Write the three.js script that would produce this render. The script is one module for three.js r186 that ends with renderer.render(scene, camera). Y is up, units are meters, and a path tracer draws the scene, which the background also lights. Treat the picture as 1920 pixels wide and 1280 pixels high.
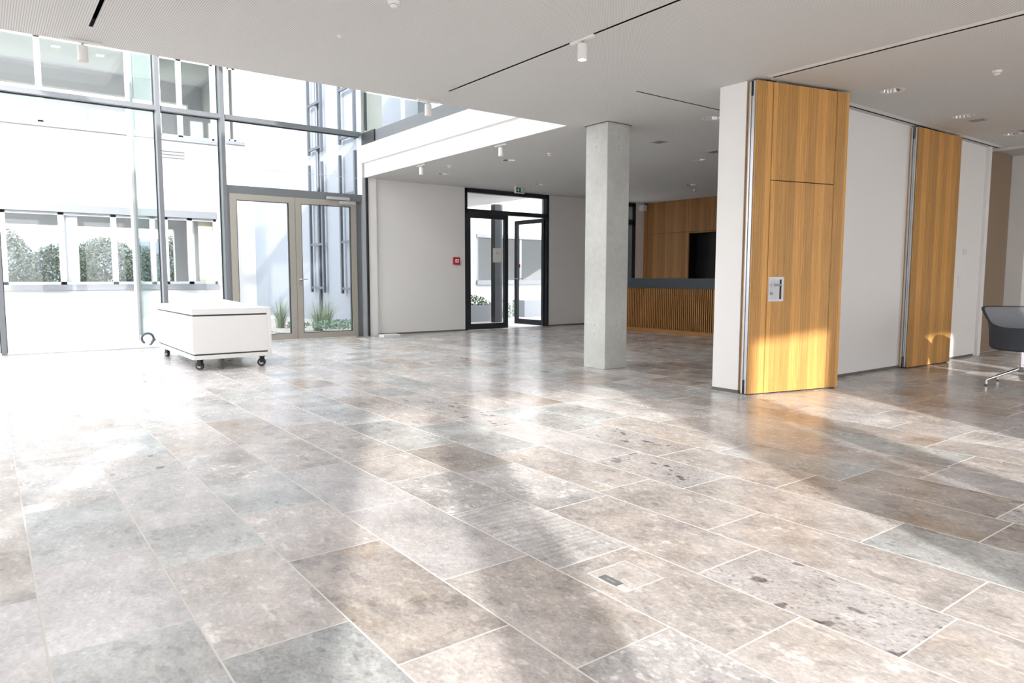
import * as THREE from 'three';
import { mergeGeometries, toCreasedNormals } from 'three/addons/utils/BufferGeometryUtils.js';
import { RoundedBoxGeometry } from 'three/addons/geometries/RoundedBoxGeometry.js';

// ---------------------------------------------------------------- camera, sky, sun, exposure
const scene = new THREE.Scene();
const camera = new THREE.PerspectiveCamera(51.665, 1920 / 1280, 0.05, 900);
camera.position.set(0, 1.11, 0);
camera.rotation.set(THREE.MathUtils.degToRad(-5.2525), THREE.MathUtils.degToRad(-36.7916), THREE.MathUtils.degToRad(0.085), 'YXZ');
scene.background = new THREE.Color().setRGB(0.97, 0.975, 1.0);
scene.backgroundIntensity = 2.8;
const sun = new THREE.DirectionalLight(new THREE.Color().setRGB(1.0, 0.955, 0.915), 3.3);
sun.name = 'sun';
const SUN = new THREE.Vector3(0.446, -0.345, -0.895).normalize();
sun.target.position.set(3, 0, -3);
sun.position.copy(sun.target.position).addScaledVector(SUN, -40);
sun.shadow.radius = 2;
sun.shadow.camera.left = -30; sun.shadow.camera.right = 30; sun.shadow.camera.top = 30; sun.shadow.camera.bottom = -30; sun.shadow.camera.far = 120;
sun.shadow.mapSize.set(4096, 4096);
scene.add(sun, sun.target);
const renderer = new THREE.WebGLRenderer({ antialias: true });
renderer.toneMapping = THREE.LinearToneMapping;
renderer.toneMappingExposure = 2.25;
renderer.shadowMap.enabled = true;

// ---------------------------------------------------------------- helpers
let seed = 7;
const rnd = () => { seed = (seed + 0x6D2B79F5) | 0; let t = Math.imul(seed ^ (seed >>> 15), 1 | seed); t = (t + Math.imul(t ^ (t >>> 7), 61 | t)) ^ t; return ((t ^ (t >>> 14)) >>> 0) / 4294967296; };
const rr = (a, b) => a + (b - a) * rnd();
const V = (x, y, z) => new THREE.Vector3(x, y, z);
const taken = {};
const numbered = (n) => { const k = taken[n] = (taken[n] ?? -1) + 1; return k ? `${n}_${String(k).padStart(3, '0')}` : n; };
function boxUV(g, s = 1, swap = false) {           // uv in metres from the face's direction
  const p = g.attributes.position, n = g.attributes.normal, uv = new Float32Array(p.count * 2);
  for (let i = 0; i < p.count; i++) {
    const ax = Math.abs(n.getX(i)), ay = Math.abs(n.getY(i)), az = Math.abs(n.getZ(i));
    let u, v;
    if (ay >= ax && ay >= az) { u = p.getX(i); v = p.getZ(i); } else if (ax >= az) { u = p.getZ(i); v = p.getY(i); } else { u = p.getX(i); v = p.getY(i); }
    if (swap) [u, v] = [v, u];
    uv[2 * i] = u * s; uv[2 * i + 1] = v * s;
  }
  g.setAttribute('uv', new THREE.BufferAttribute(uv, 2));
  return g;
}
const bx = (x0, x1, y0, y1, z0, z1) => boxUV(new THREE.BoxGeometry(x1 - x0, y1 - y0, z1 - z0).translate((x0 + x1) / 2, (y0 + y1) / 2, (z0 + z1) / 2));
const rb = (x0, x1, y0, y1, z0, z1, r = 0.004, s = 2) => boxUV(new RoundedBoxGeometry(x1 - x0, y1 - y0, z1 - z0, s, r).translate((x0 + x1) / 2, (y0 + y1) / 2, (z0 + z1) / 2));
const plain = (g) => { const h = g.index ? g.toNonIndexed() : g; for (const k of Object.keys(h.attributes)) if (!['position', 'normal', 'uv'].includes(k)) h.deleteAttribute(k); return h; };
const join = (...gs) => gs.length === 1 ? gs[0] : mergeGeometries(gs.map(plain));
const cyl = (r0, r1, h, x, y, z, seg = 24) => new THREE.CylinderGeometry(r0, r1, h, seg).translate(x, y, z);
const bar = (a, b, r0, r1 = r0, seg = 10) => {
  const d = b.clone().sub(a), g = new THREE.CylinderGeometry(r1, r0, d.length(), seg);
  g.applyQuaternion(new THREE.Quaternion().setFromUnitVectors(V(0, 1, 0), d.clone().normalize())); const m = a.clone().add(b).multiplyScalar(0.5);
  return g.translate(m.x, m.y, m.z);
};
function obj(name, geo, mat, parent = scene) {
  const m = new THREE.Mesh(Array.isArray(geo) ? join(...geo) : geo, mat);
  m.name = parent === scene ? numbered(name) : name; parent.add(m); return m;
}
function tag(o, label, category, group, kind) { o.userData.label = label; o.userData.category = category; if (group) o.userData.group = group; if (kind) o.userData.kind = kind; return o; }
function thing(name, label, category, [x, y, z] = [0, 0, 0], turn = 0, group) {
  const o = new THREE.Group(); o.name = numbered(name); scene.add(o); o.position.set(x, y, z); o.rotation.y = turn; return tag(o, label, category, group);
}
const struct = (o, label, category) => tag(o, label, category, null, 'structure');
// a plate in the plane of (u, v), with rectangular holes, w thick; placed by the caller
function plate(u0, u1, v0, v1, t, holes = []) {
  const s = new THREE.Shape([[u0, v0], [u1, v0], [u1, v1], [u0, v1]].map((p) => new THREE.Vector2(...p)));
  for (const [a, b, c, d, round] of holes) if (round) { const p = new THREE.Path(); p.absarc((a + b) / 2, (c + d) / 2, (b - a) / 2, 0, Math.PI * 2, true); s.holes.push(p); } else s.holes.push(new THREE.Path([[a, c], [a, d], [b, d], [b, c]].map((p) => new THREE.Vector2(...p))));
  return new THREE.ExtrudeGeometry(s, { depth: t, bevelEnabled: false, curveSegments: 18 });
}
const wallZ = (x0, x1, y0, y1, z0, z1, holes) => boxUV(plate(x0, x1, y0, y1, z1 - z0, holes).translate(0, 0, z0));
const wallX = (z0, z1, y0, y1, x0, x1, holes = []) => boxUV(plate(-z1, -z0, y0, y1, x1 - x0, holes.map(([a, b, c, d]) => [-b, -a, c, d])).rotateY(Math.PI / 2).translate(x0, 0, 0));
const slabY = (x0, x1, z0, z1, y0, y1, holes = []) => boxUV(plate(x0, x1, -z1, -z0, y1 - y0, holes.map(([a, b, c, d, o]) => [a, b, -d, -c, o])).rotateX(-Math.PI / 2).translate(0, y0, 0));

// ---------------------------------------------------------------- noise and textures
const HB = new Uint8Array(512); for (let i = 0; i < 256; i++) HB[i] = i; for (let i = 255; i > 0; i--) { const j = Math.floor(rnd() * (i + 1)); [HB[i], HB[j]] = [HB[j], HB[i]]; } for (let i = 0; i < 256; i++) HB[256 + i] = HB[i];
const HV = new Float32Array(256).map(() => rnd());
function vn(x, y, px, py, s) {                     // tiling value noise, period px by py
  const xi = Math.floor(x), yi = Math.floor(y), fx = x - xi, fy = y - yi, u = fx * fx * (3 - 2 * fx), v = fy * fy * (3 - 2 * fy);
  const x0 = ((xi % px) + px) % px, x1 = (x0 + 1) % px, y0 = ((yi % py) + py) % py, y1 = (y0 + 1) % py;
  const h = (a, b) => HV[HB[HB[(a + s * 17) & 255] + (b & 255)]];
  const a = h(x0, y0), b = h(x1, y0), c = h(x0, y1), d = h(x1, y1);
  return a + (b - a) * u + (c - a) * v + (a - b - c + d) * u * v;
}
function fbm(u, v, fx, fy, oct, s) { let a = 0, w = 0.5, t = 0; for (let o = 0; o < oct; o++) { a += w * vn(u * fx, v * fy, fx, fy, s + o); t += w; w *= 0.55; fx *= 2; fy *= 2; } return a / t; }
const sm = (a, b, x) => { const t = Math.min(1, Math.max(0, (x - a) / (b - a))); return t * t * (3 - 2 * t); };
function tex(w, h, fn, srgb = true, rep = [1, 1]) {
  const d = new Uint8Array(w * h * 4), c = [0, 0, 0];
  for (let y = 0; y < h; y++) for (let x = 0; x < w; x++) { fn(x / w, y / h, c, x, y); const i = 4 * (y * w + x); d[i] = c[0]; d[i + 1] = c[1]; d[i + 2] = c[2]; d[i + 3] = 255; }
    const t = new THREE.DataTexture(d, w, h); t.wrapS = t.wrapT = THREE.RepeatWrapping; t.magFilter = THREE.LinearFilter; t.minFilter = THREE.LinearMipmapLinearFilter; t.generateMipmaps = true; t.anisotropy = 8;
  if (srgb) t.colorSpace = THREE.SRGBColorSpace; t.repeat.set(...rep); t.needsUpdate = true; return t;
}
const cl = (x) => x < 0 ? 0 : x > 255 ? 255 : x;
// limestone: base tone, warm stains, pale flecks, dark pores, bands
function stone(k, base, warm, { stain = 0.5, fleck = 0.5, pore = 0.3, cloud = 0.25, band = 0 }) {
  const s = k * 11 + 3;
  return tex(1024, 1024, (u, v, c) => {
    const wv = v + 0.05 * (fbm(u, v, 3, 3, 2, s + 90) - 0.5);
    const big = fbm(u, wv, 4, 5, 4, s), mid = fbm(u, v, 22, 14, 3, s + 20), fine = vn(u * 256, v * 256, 256, 256, s + 5), fine2 = vn(u * 120, v * 90, 120, 90, s + 6);
    const w = stain * sm(0.45, 0.72, fbm(u, v, 5, 4, 4, s + 31));
    const f = fleck * sm(0.66, 0.8, fbm(u, v, 34, 22, 3, s + 44)), f2 = fleck * 0.6 * sm(0.62, 0.75, fbm(u, v, 90, 60, 2, s + 47));
    const p = pore * sm(0.7, 0.78, fbm(u, v, 26, 16, 2, s + 57)), p2 = pore * 0.5 * sm(0.72, 0.85, vn(u * 150, v * 90, 150, 90, s + 59));
    const bd = band ? band * Math.sin((v * 26 + 3.2 * fbm(u, v, 3, 4, 3, s + 70)) * 6.2832) : 0;
    const vein = Math.max(0, 1 - Math.abs(fbm(u, v, 6, 5, 4, s + 81) - 0.5) * 90) * 0.06;
    let g = 1 + cloud * (big - 0.5) * 1.6 + 0.16 * (mid - 0.5) + 0.10 * (fine - 0.5) + 0.10 * (fine2 - 0.5) + bd - 0.35 * p - 0.35 * p2 - vein;
    for (let i = 0; i < 3; i++) { const b = base[i] * (1 - w) + warm[i] * w; c[i] = cl(b * g + (f + f2) * 46 + (i === 2 ? 3 : 0)); }
  });
}
const stones = [
  stone(0, [188, 189, 185], [192, 186, 178], { stain: 0.5, fleck: 0.3, pore: 0.3, cloud: 0.2 }),
  stone(1, [200, 195, 191], [200, 190, 182], { stain: 0.45, fleck: 0.22, pore: 0.15, cloud: 0.13 }),
  stone(2, [195, 187, 179], [189, 176, 162], { stain: 0.6, fleck: 0.5, pore: 0.25, cloud: 0.2 }),
  stone(3, [184, 174, 164], [180, 163, 144], { stain: 0.7, fleck: 0.35, pore: 0.3, cloud: 0.26 }),
  stone(4, [203, 198, 193], [182, 173, 164], { stain: 0.8, fleck: 0.8, pore: 0.25, cloud: 0.3 }),
  stone(5, [207, 202, 197], [196, 187, 178], { stain: 0.5, fleck: 0.45, pore: 0.2, cloud: 0.22, band: 0.035 }),
  stone(6, [197, 191, 186], [188, 177, 164], { stain: 0.5, fleck: 0.35, pore: 0.95, cloud: 0.18 }),
];
const stoneRough = tex(512, 512, (u, v, c) => { const g = 118 + 70 * (fbm(u, v, 8, 8, 4, 201) - 0.5) + 40 * (vn(u * 128, v * 128, 128, 128, 205) - 0.5); c[0] = c[1] = c[2] = cl(g); }, false);
const oakTex = tex(1024, 1024, (u, v, c) => {      // grain runs along v; lamellas 1/8 wide
  const L = Math.floor(u * 8), tone = HV[(L * 37 + 11) & 255], off = HV[(L * 91 + 5) & 255];
  const g1 = fbm(u, v + off, 90, 3, 3, 120), g2 = fbm(u, v + off, 220, 5, 2, 126), ray = sm(0.7, 0.85, fbm(u, v, 60, 24, 2, 133));
  const cat = 0.5 + 0.5 * Math.sin((u * 34 + 2.2 * fbm(u + off, v, 6, 2, 3, 140)) * 6.2832);
  const g = 1 + 0.2 * (tone - 0.5) + 0.2 * (g1 - 0.5) + 0.12 * (g2 - 0.5) + 0.05 * (cat - 0.5) - 0.05 * ray;
  c[0] = cl(200 * g); c[1] = cl(157 * g); c[2] = cl(98 * g);
});
const concreteTex = tex(1024, 1024, (u, v, c) => {
  const g = 1 + 0.16 * (fbm(u, v, 4, 4, 5, 300) - 0.5) + 0.06 * (fbm(u, v, 60, 60, 2, 310) - 0.5) - 0.3 * sm(0.93, 0.96, vn(u * 47, v * 47, 47, 47, 320)) * sm(0.6, 0.75, fbm(u, v, 5, 5, 2, 330));
  c[0] = cl(200 * g); c[1] = cl(200 * g); c[2] = cl(196 * g);
});
const perf = tex(512, 512, (u, v, c) => {          // 16 x 16 drilled holes of an acoustic board
  const a = (u * 16) % 1 - 0.5, b = (v * 16) % 1 - 0.5, d = Math.hypot(a, b), k = sm(0.20, 0.27, d);
  const g = 150 + 78 * k; c[0] = g; c[1] = g - 1; c[2] = g - 3;
});
const perfBump = tex(512, 512, (u, v, c) => { const a = (u * 16) % 1 - 0.5, b = (v * 16) % 1 - 0.5; c[0] = c[1] = c[2] = 255 * sm(0.18, 0.27, Math.hypot(a, b)); }, false);
const weave = tex(256, 256, (u, v, c) => { const g = 205 + 22 * Math.sin(u * 6.2832 * 32) * Math.sin(v * 6.2832 * 32) + 50 * (vn(u * 128, v * 128, 128, 128, 411) - 0.5); c[0] = c[1] = c[2] = cl(g); });
const plasterBump = tex(512, 512, (u, v, c) => { c[0] = c[1] = c[2] = 255 * fbm(u, v, 60, 60, 3, 500); }, false);
const gravelTex = tex(512, 512, (u, v, c) => { const g = 110 + 120 * vn(u * 90, v * 90, 90, 90, 601) * fbm(u, v, 40, 40, 2, 603); c[0] = cl(g + 18); c[1] = cl(g + 14); c[2] = cl(g + 10); });

// ---------------------------------------------------------------- materials
const col = (r, g, b) => new THREE.Color().setRGB(r / 255, g / 255, b / 255, THREE.SRGBColorSpace);
const std = (color, roughness = 0.6, more = {}) => new THREE.MeshStandardMaterial({ color, roughness, ...more });
const phy = (color, roughness, more) => new THREE.MeshPhysicalMaterial({ color, roughness, ...more });
const M = {
  wall: std(col(243, 241, 239), 0.85, { bumpMap: plasterBump, bumpScale: 0.0004 }),
  ceiling: std(col(250, 250, 250), 0.9, { map: perf, bumpMap: perfBump, bumpScale: 0.001 }),
  smoothCeiling: std(col(236, 234, 231), 0.9),
  darkVoid: std(col(38, 37, 36), 0.9),
  grout: std(col(234, 228, 222), 0.8),
  skirting: std(col(112, 106, 100), 0.6),
  frameGrey: std(col(128, 131, 136), 0.4, { metalness: 0.35 }),
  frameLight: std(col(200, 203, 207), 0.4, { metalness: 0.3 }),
  gasket: std(col(40, 46, 50), 0.6),
  champagne: std(col(178, 173, 163), 0.42, { metalness: 0.3 }),
  anthracite: std(col(52, 56, 60), 0.45, { metalness: 0.2 }),
  glass: phy(col(250, 251, 251), 0.0, { transmission: 1, thickness: 0, ior: 1.5, specularIntensity: 0.55 }),
  glassGreen: phy(col(216, 228, 225), 0.0, { transmission: 1, thickness: 0, ior: 1.5 }),
  chrome: std(col(225, 225, 228), 0.12, { metalness: 1 }),
  steel: std(col(190, 190, 190), 0.28, { metalness: 1 }),
  aluminium: std(col(214, 215, 220), 0.32, { metalness: 0.6 }),
  black: std(col(26, 26, 28), 0.5),
  rubber: std(col(52, 54, 56), 0.6),
  white: std(col(240, 239, 238), 0.35),
  whiteLamp: std(col(238, 236, 233), 0.5),
  groove: std(col(72, 68, 64), 0.6),
  oak: std(col(252, 240, 218), 0.5, { map: oakTex }),
  oakReception: std(col(200, 182, 170), 0.5, { map: oakTex }),
  oakSlat: std(col(228, 204, 180), 0.5, { map: oakTex }),
  slate: std(col(64, 70, 76), 0.45),
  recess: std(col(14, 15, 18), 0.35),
  concrete: std(col(255, 255, 253), 0.75, { map: concreteTex }),
  render: std(col(184, 184, 185), 0.9),
  renderShade: std(col(140, 146, 156), 0.9),  // white render with its bluish shade mixed into the colour
  brown: std(col(150, 131, 112), 0.8),
  fabricDark: std(col(86, 90, 97), 0.95, { map: weave }),
  fabricLight: std(col(186, 188, 195), 0.95, { map: weave }),
  red: std(col(196, 30, 34), 0.4),
  paper: std(col(238, 236, 232), 0.8),
  paving: std(col(182, 181, 180), 0.85),
  gravel: std(col(255, 255, 255), 0.95, { map: gravelTex }),
  meadow: std(col(112, 128, 88), 1),
  leafFar: phy(col(84, 94, 84), 0.9, { side: THREE.DoubleSide }),
  leaf: phy(col(92, 118, 82), 0.8, { side: THREE.DoubleSide }),
  leafGrey: phy(col(136, 158, 140), 0.85, { side: THREE.DoubleSide }),
  grassBlade: phy(col(136, 150, 124), 0.8, { side: THREE.DoubleSide }),
  bark: std(col(92, 78, 66), 0.9),
  hill: std(col(98, 108, 126), 1),  // bluish distance haze is mixed into this colour
  planter: std(col(150, 154, 160), 0.7),
  blind: std(col(214, 204, 180), 0.9),
  roomGrey: std(col(206, 209, 210), 0.9),
  zinc: std(col(92, 98, 106), 0.4, { metalness: 0.6 }),
};
const stoneMats = stones.map((map) => phy(col(255, 255, 255), 0.5, { map, roughnessMap: stoneRough, specularIntensity: 0.46 }));

const H = 2.91;
// ================================================================ FLOOR
const floor = new THREE.Group(); floor.name = 'floor'; scene.add(floor);
struct(floor, 'limestone tile floor in long staggered courses with pale joints', 'floor');
obj('grout', bx(-4.6, 13.6, -0.06, -0.0005, -12.4, 2.1), M.grout, floor);
{
  const known = {                                   // cross joints read from the photograph, by course
    0: [-3.95, -3.155, -2.378, -1.6], 1: [-4.3, -3.35, -2.88, -2.07, -1.3], 2: [-4.62, -3.9, -3.3, -2.656, -1.74, -0.95], 3: [-4.75, -3.92, -3.06, -2.15, -1.422, -0.6],
    4: [-4.6, -3.9, -3.38, -2.74, -1.976, -1.212, -0.5], 5: [-4.9, -3.95, -3.3, -2.52, -1.63, -0.898, -0.2], 6: [-4.55, -3.55, -2.59, -1.9, -0.95, -0.1], 7: [-4.2, -3.05, -2.364, -1.425, -0.45], 8: [-3.75, -2.9, -2.082, -1.127, -0.3], 9: [-3.9, -2.75, -1.95, -1.2], 10: [-3.6, -2.6, -1.706, -0.8],
  };
  const kinds = { '1,-3.35': 1 };
  const W = 0.4, x0 = 0.093, gap = 0.0035, tiles = [];
  const proj = new THREE.Matrix4();
  camera.updateMatrixWorld(); camera.updateProjectionMatrix(); proj.multiplyMatrices(camera.projectionMatrix, camera.matrixWorldInverse);
  const pick = () => { const r = rnd(); return r < 0.2 ? 0 : r < 0.4 ? 1 : r < 0.6 ? 2 : r < 0.72 ? 3 : r < 0.82 ? 4 : r < 0.9 ? 5 : 6; };
  for (let k = -12; k <= 33; k++) {
    const xa = Math.max(-4.55, x0 + k * W), xb = Math.min(13.55, x0 + (k + 1) * W); if (xb - xa < 0.05) continue;
    let cuts = known[k] ? [...known[k]].sort((a, b) => b - a) : [1 - rnd()];
    if (cuts[0] < 1.95) { let z = cuts[0]; while ((z += rr(0.45, 1.1)) < 1.9) cuts.unshift(z); }
    let z = cuts[cuts.length - 1]; while ((z -= rr(0.42, 1.15)) > -12.2) cuts.push(z);
    cuts = [2.05, ...cuts, -12.35];
    for (let i = 0; i + 1 < cuts.length; i++) tiles.push([xa, xb, cuts[i + 1], cuts[i], pick()]);
  }
  // tones seen in the photograph for the nearest tiles: [x, z, stone]
  for (const [x, z, s] of [[0.3, -2.7, 1], [0.3, -3.5, 0], [0.3, -2, 0], [0.7, -3.1, 0], [0.7, -3.8, 1], [0.7, -2.4, 2], [0.7, -1.7, 0], [1.1, -3, 2], [1.1, -2.2, 3], [1.1, -1.4, 2], [1.1, -3.6, 0], [1.5, -2.6, 1], [1.5, -1.8, 2], [1.5, -1, 4], [1.5, -3.5, 1],
    [1.9, -2.3, 5], [1.9, -1.6, 2], [1.9, -0.9, 2], [1.9, -3, 4], [2.3, -2.9, 4], [2.3, -2.1, 2], [2.3, -1.2, 6], [2.3, -3.6, 3], [2.7, -3, 2], [2.7, -2.2, 2], [2.7, -1.4, 2], [2.7, -0.5, 2], [3.1, -2.7, 6], [3.1, -1.9, 2], [3.1, -0.9, 0], [3.5, -2.5, 2], [3.5, -1.6, 3], [3.9, -2.3, 0], [3.9, -1.5, 3], [3.9, -3.2, 2]]) {
    const t = tiles.find(([a, b, c, d]) => x > a && x < b && z > c && z < d); if (t) t[4] = s;
  }
  const build = ([xa, xb, za, zb]) => {
    const g = new THREE.BoxGeometry(xb - xa - 2 * gap, 0.02, zb - za - 2 * gap).translate((xa + xb) / 2, -0.01, (za + zb) / 2);
    const p = g.attributes.position, uv = g.attributes.uv, ou = rnd(), ov = rnd(), fu = rnd() < 0.5 ? -1 : 1;
    for (let i = 0; i < p.count; i++) uv.setXY(i, ou + fu * p.getX(i) / 1.3, ov + p.getZ(i) / 1.3);
    return g;
  };
  const area = ([xa, xb, za, zb]) => {
    const c = [[xa, za], [xb, za], [xb, zb], [xa, zb]].map(([x, z]) => V(x, 0, z)), cam = c.map((p) => p.clone().applyMatrix4(camera.matrixWorldInverse));
    if (cam.some((p) => p.z > -0.3)) return cam.some((p) => p.z < -0.3) ? 1e-4 : 0;
    const q = c.map((p) => p.applyMatrix4(proj)); if (q.every((p) => p.x > 1) || q.every((p) => p.x < -1) || q.every((p) => p.y < -1)) return 0;
    let a = 0; for (let i = 0; i < 4; i++) { const p = q[i], n = q[(i + 1) % 4]; a += p.x * n.y - n.x * p.y; } return Math.abs(a);
  };
  const order = tiles.map((t) => [area(t), t]).sort((a, b) => b[0] - a[0]);
  const rest = stoneMats.map(() => []);
  order.forEach(([a, t], i) => { if (i < 300 && a > 0) obj('tile', build(t), stoneMats[t[4]], floor); else rest[t[4]].push(build(t)); });
  const far = [], mats = [];
  rest.forEach((gs, i) => { if (gs.length) { far.push(join(...gs)); mats.push(stoneMats[i]); } });
  const f = new THREE.Mesh(mergeGeometries(far, true), mats); f.name = 'distant_tiles'; f.userData.kind = 'stuff'; floor.add(f);
}
// service outlet let into a tile
{
  const t = thing('floor_outlet', 'square floor service outlet lid with small dark plate set in a tile', 'outlet', [1.86, 0, -1.78]);
  const w = 0.1;
  obj('frame', [bx(-w, w, -0.004, 0.0012, -w, -w + 0.003), bx(-w, w, -0.004, 0.0012, w - 0.003, w), bx(-w, -w + 0.003, -0.004, 0.0012, -w, w), bx(w - 0.003, w, -0.004, 0.0012, -w, w)], M.grout, t);
  const lid = boxUV(bx(-w + 0.003, w - 0.003, -0.004, 0.0006, -w + 0.003, w - 0.003), 0.7); obj('lid', lid, stoneMats[2], t);
  const cv = document.createElement('canvas'); cv.width = 256; cv.height = 96; const cx = cv.getContext('2d');
  cx.fillStyle = '#7d7f80'; cx.fillRect(0, 0, 256, 96); cx.fillStyle = '#a9acad'; cx.fillRect(60, 38, 130, 18); 
  const ct = new THREE.CanvasTexture(cv); ct.colorSpace = THREE.SRGBColorSpace;
  const pl = new THREE.PlaneGeometry(0.09, 0.034).rotateX(-Math.PI / 2).rotateY(Math.PI / 2);
  obj('plate', [bx(-0.092, -0.054, 0.0004, 0.0012, -0.05, 0.045)], M.skirting, t);
  obj('plate_print', pl.translate(-0.073, 0.0016, -0.0025), std(col(255, 255, 255), 0.4, { map: ct }), t);
}

// ================================================================ CEILING
const XV = 5.70, ZV = -6.53, XL = -4.5, XR = 13.5;
const LIGHTS = [[7.147, -3.416, 'chrome ceiling downlight nearest the oak door panel in the side room'], [8.908, -3.463, 'chrome ceiling downlight above the far oak panel'], [10.505, -3.492, 'chrome ceiling downlight at the right edge of the side room'], [6.746, -5.224, 'chrome ceiling downlight just left of the white partition end'],
  [8.937, -7.152, 'chrome ceiling downlight right of the column in mid row'], [11.211, -9.153, 'chrome ceiling downlight near the reception panelling'], [6.637, -8.964, 'chrome ceiling downlight left of the column under the gallery'], [6.588, -10.839, 'chrome ceiling downlight near the left wall under the gallery'], [8.812, -10.905, 'chrome ceiling downlight in front of the entrance door']];
const ceil = new THREE.Group(); ceil.name = 'ceiling'; scene.add(ceil);
struct(ceil, 'white perforated acoustic ceiling with thin dark track slots', 'ceiling');
{
  const sl = 0.014, slots = [[0.725 - sl, 0.725 + sl, -6.08, 1.8], [3.745 - sl, 3.745 + sl, -6.04, 1.8], [5.2, 8.3, -4.935 - sl, -4.935 + sl], [5.812, 5.856, -3.86, 1.9], [5.88, 11.5, -4.008, -3.972]];
  const g = slabY(XL, XR, -12.3, 2.1, H, H + 0.003, [[XL + 0.01, XV, -12.29, ZV], ...slots, ...LIGHTS.map(([x, z]) => [x - 0.095, x + 0.095, z - 0.095, z + 0.095, true])]);
  boxUV(g, 1 / 0.24);
  obj('ceiling_board', g, M.ceiling, ceil);
  obj('slab', [bx(XL, XR, 3.06, 3.3, ZV + 0.17, 2.2), bx(XV + 0.11, XR, 3.06, 3.3, -12.3, ZV + 0.17)], M.darkVoid, ceil);
  obj('track_trim', [bx(5.74, 5.812, H - 0.002, H + 0.001, -3.86, 1.9), bx(5.88, 11.4, H - 0.002, H + 0.001, -3.972, -3.9)], M.smoothCeiling, ceil);
}
// void edges, gallery fascia, upper storey
struct(obj('trim_1', [bx(XL, XV + 0.1, H + 0.002, 5.1, ZV, ZV + 0.16)], M.wall), 'white edge wall above the near side of the double-height void', 'wall');
struct(obj('trim_2', [rb(XV, XV + 0.1, H + 0.002, 3.17, -12.15, ZV, 0.003), bx(XV - 0.05, XV + 0.25, 3.17, 3.48, -12.15, ZV)], M.wall), 'white stepped fascia along the gallery edge of the void', 'fascia');
{
  const t = thing('gallery_balustrade', 'clear glass balustrade with grey metal base rail on the gallery fascia', 'balustrade', [0, 0, 0]);
  obj('base_rail', rb(5.66, 5.72, 3.48, 3.68, -12.1, ZV, 0.004), M.frameGrey, t);
  obj('end_post', rb(5.64, 5.74, 3.48, 3.69, -12.12, -11.6, 0.004), M.anthracite, t);
  obj('glass_panel', bx(5.684, 5.696, 3.68, 4.6, -12.1, ZV), M.glass, t);
}
{
  const g = new THREE.Group(); g.name = 'wall_gallery'; scene.add(g); struct(g, 'pale upper gallery wall with glass partitions seen above the fascia', 'wall');
  obj('gallery_floor', bx(5.75, XR, 3.3, 3.44, -12.3, ZV), M.smoothCeiling, g);
  obj('upper_wall', wallX(-12.3, ZV, 3.44, 5.1, 8.2, 8.4, [[-11.9, -10.4, 3.5, 4.9], [-10.2, -8.7, 3.5, 4.9], [-8.5, -7, 3.5, 4.9]]), M.wall, g);
  for (const z of [-11.9, -10.2, -8.5]) obj('pane', bx(8.28, 8.3, 3.5, 4.9, z, z + 1.5), M.glassGreen, g);
  obj('roof', [slabY(XL - 0.3, 8.75, -12.45, ZV + 0.16, 5.1, 5.3, [[-4, -1, -11.9, -7.2], [-0.7, 2.3, -11.9, -7.2]]), bx(8.4, XR + 0.3, 3.5, 3.6, -12.45, ZV + 0.16)], M.smoothCeiling, g);  // roof kept low, with unseen rooflights added to brighten the void
  for (const [x, w, z] of [[-4, 3, -7.2], [-0.7, 3, -7.2]]) obj('added_rooflight_pane', bx(x, x + w, 5.2, 5.22, -11.9, z), M.glass, g);
  obj('rear_wall', bx(XV + 0.25, 8.4, 3.44, 5.1, ZV, ZV + 0.15), M.wall, g);
  obj('outer_wall', wallZ(5.76, 8.7, 3.3, 5.1, -12.4, -12.2, [[6.1, 8.0, 3.6, 4.9]]), M.wall, g);
  obj('end_wall', [bx(XR, XR + 0.3, 3.3, 3.5, -12.3, ZV), bx(9.6, 9.7, 3.44, 3.5, -12.3, ZV)], M.wall, g);
}

// ================================================================ WALLS
struct(obj('wall_back', [wallZ(5.93, 13.5, -0.05, H + 0.15, -12.45, -12.2, [[7.92, 10.14, -0.03, 2.905], [11.6, 12.9, -0.03, 2.9]]), bx(5.76, 5.93, 0, 3.3, -12.45, -12.14)], M.wall), 'white back wall between glass facade and reception window', 'wall');
struct(obj('baseboard_back', [bx(5.95, 7.92, 0, 0.03, -12.2, -12.192), bx(10.15, 11.6, 0, 0.03, -12.2, -12.192)], M.skirting), 'thin grey skirting strip at the foot of the back wall', 'skirting');
struct(obj('wall_partition', [rb(5.74, 11.26, 0, H, -4.36, -4.06, 0.003), bx(11.26, 13.5, 0, H, -4.36, -4.16)], M.wall), 'thick white partition wall behind the folded oak panels', 'wall');
struct(obj('baseboard_partition', [bx(5.735, 5.74, 0, 0.03, -4.36, -4.06), bx(5.74, 11.2, 0, 0.03, -4.06, -4.052)], M.skirting), 'thin grey skirting strip along the partition wall', 'skirting');
{
  const g = new THREE.Group(); g.name = 'wall_right'; scene.add(g); struct(g, 'taupe brown end wall of the side room behind the grey chair', 'wall');
  obj('brown_panel', [rb(11.42, 12.35, 0.02, H - 0.01, -4.16, -4.1, 0.006)], M.brown, g);
  obj('white_pier', [rb(11.26, 11.36, 0, H, -4.2, -4.02, 0.004), rb(12.42, 12.62, 0, H, -4.2, -3.9, 0.004)], M.wall, g);
  obj('end_wall', bx(13.2, 13.5, 0, H, -4.2, 2.1), M.brown, g);
  obj('ceiling_beam', bx(11.5, 11.56, H - 0.03, H, -4.1, 2), M.smoothCeiling, g);
}
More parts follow.
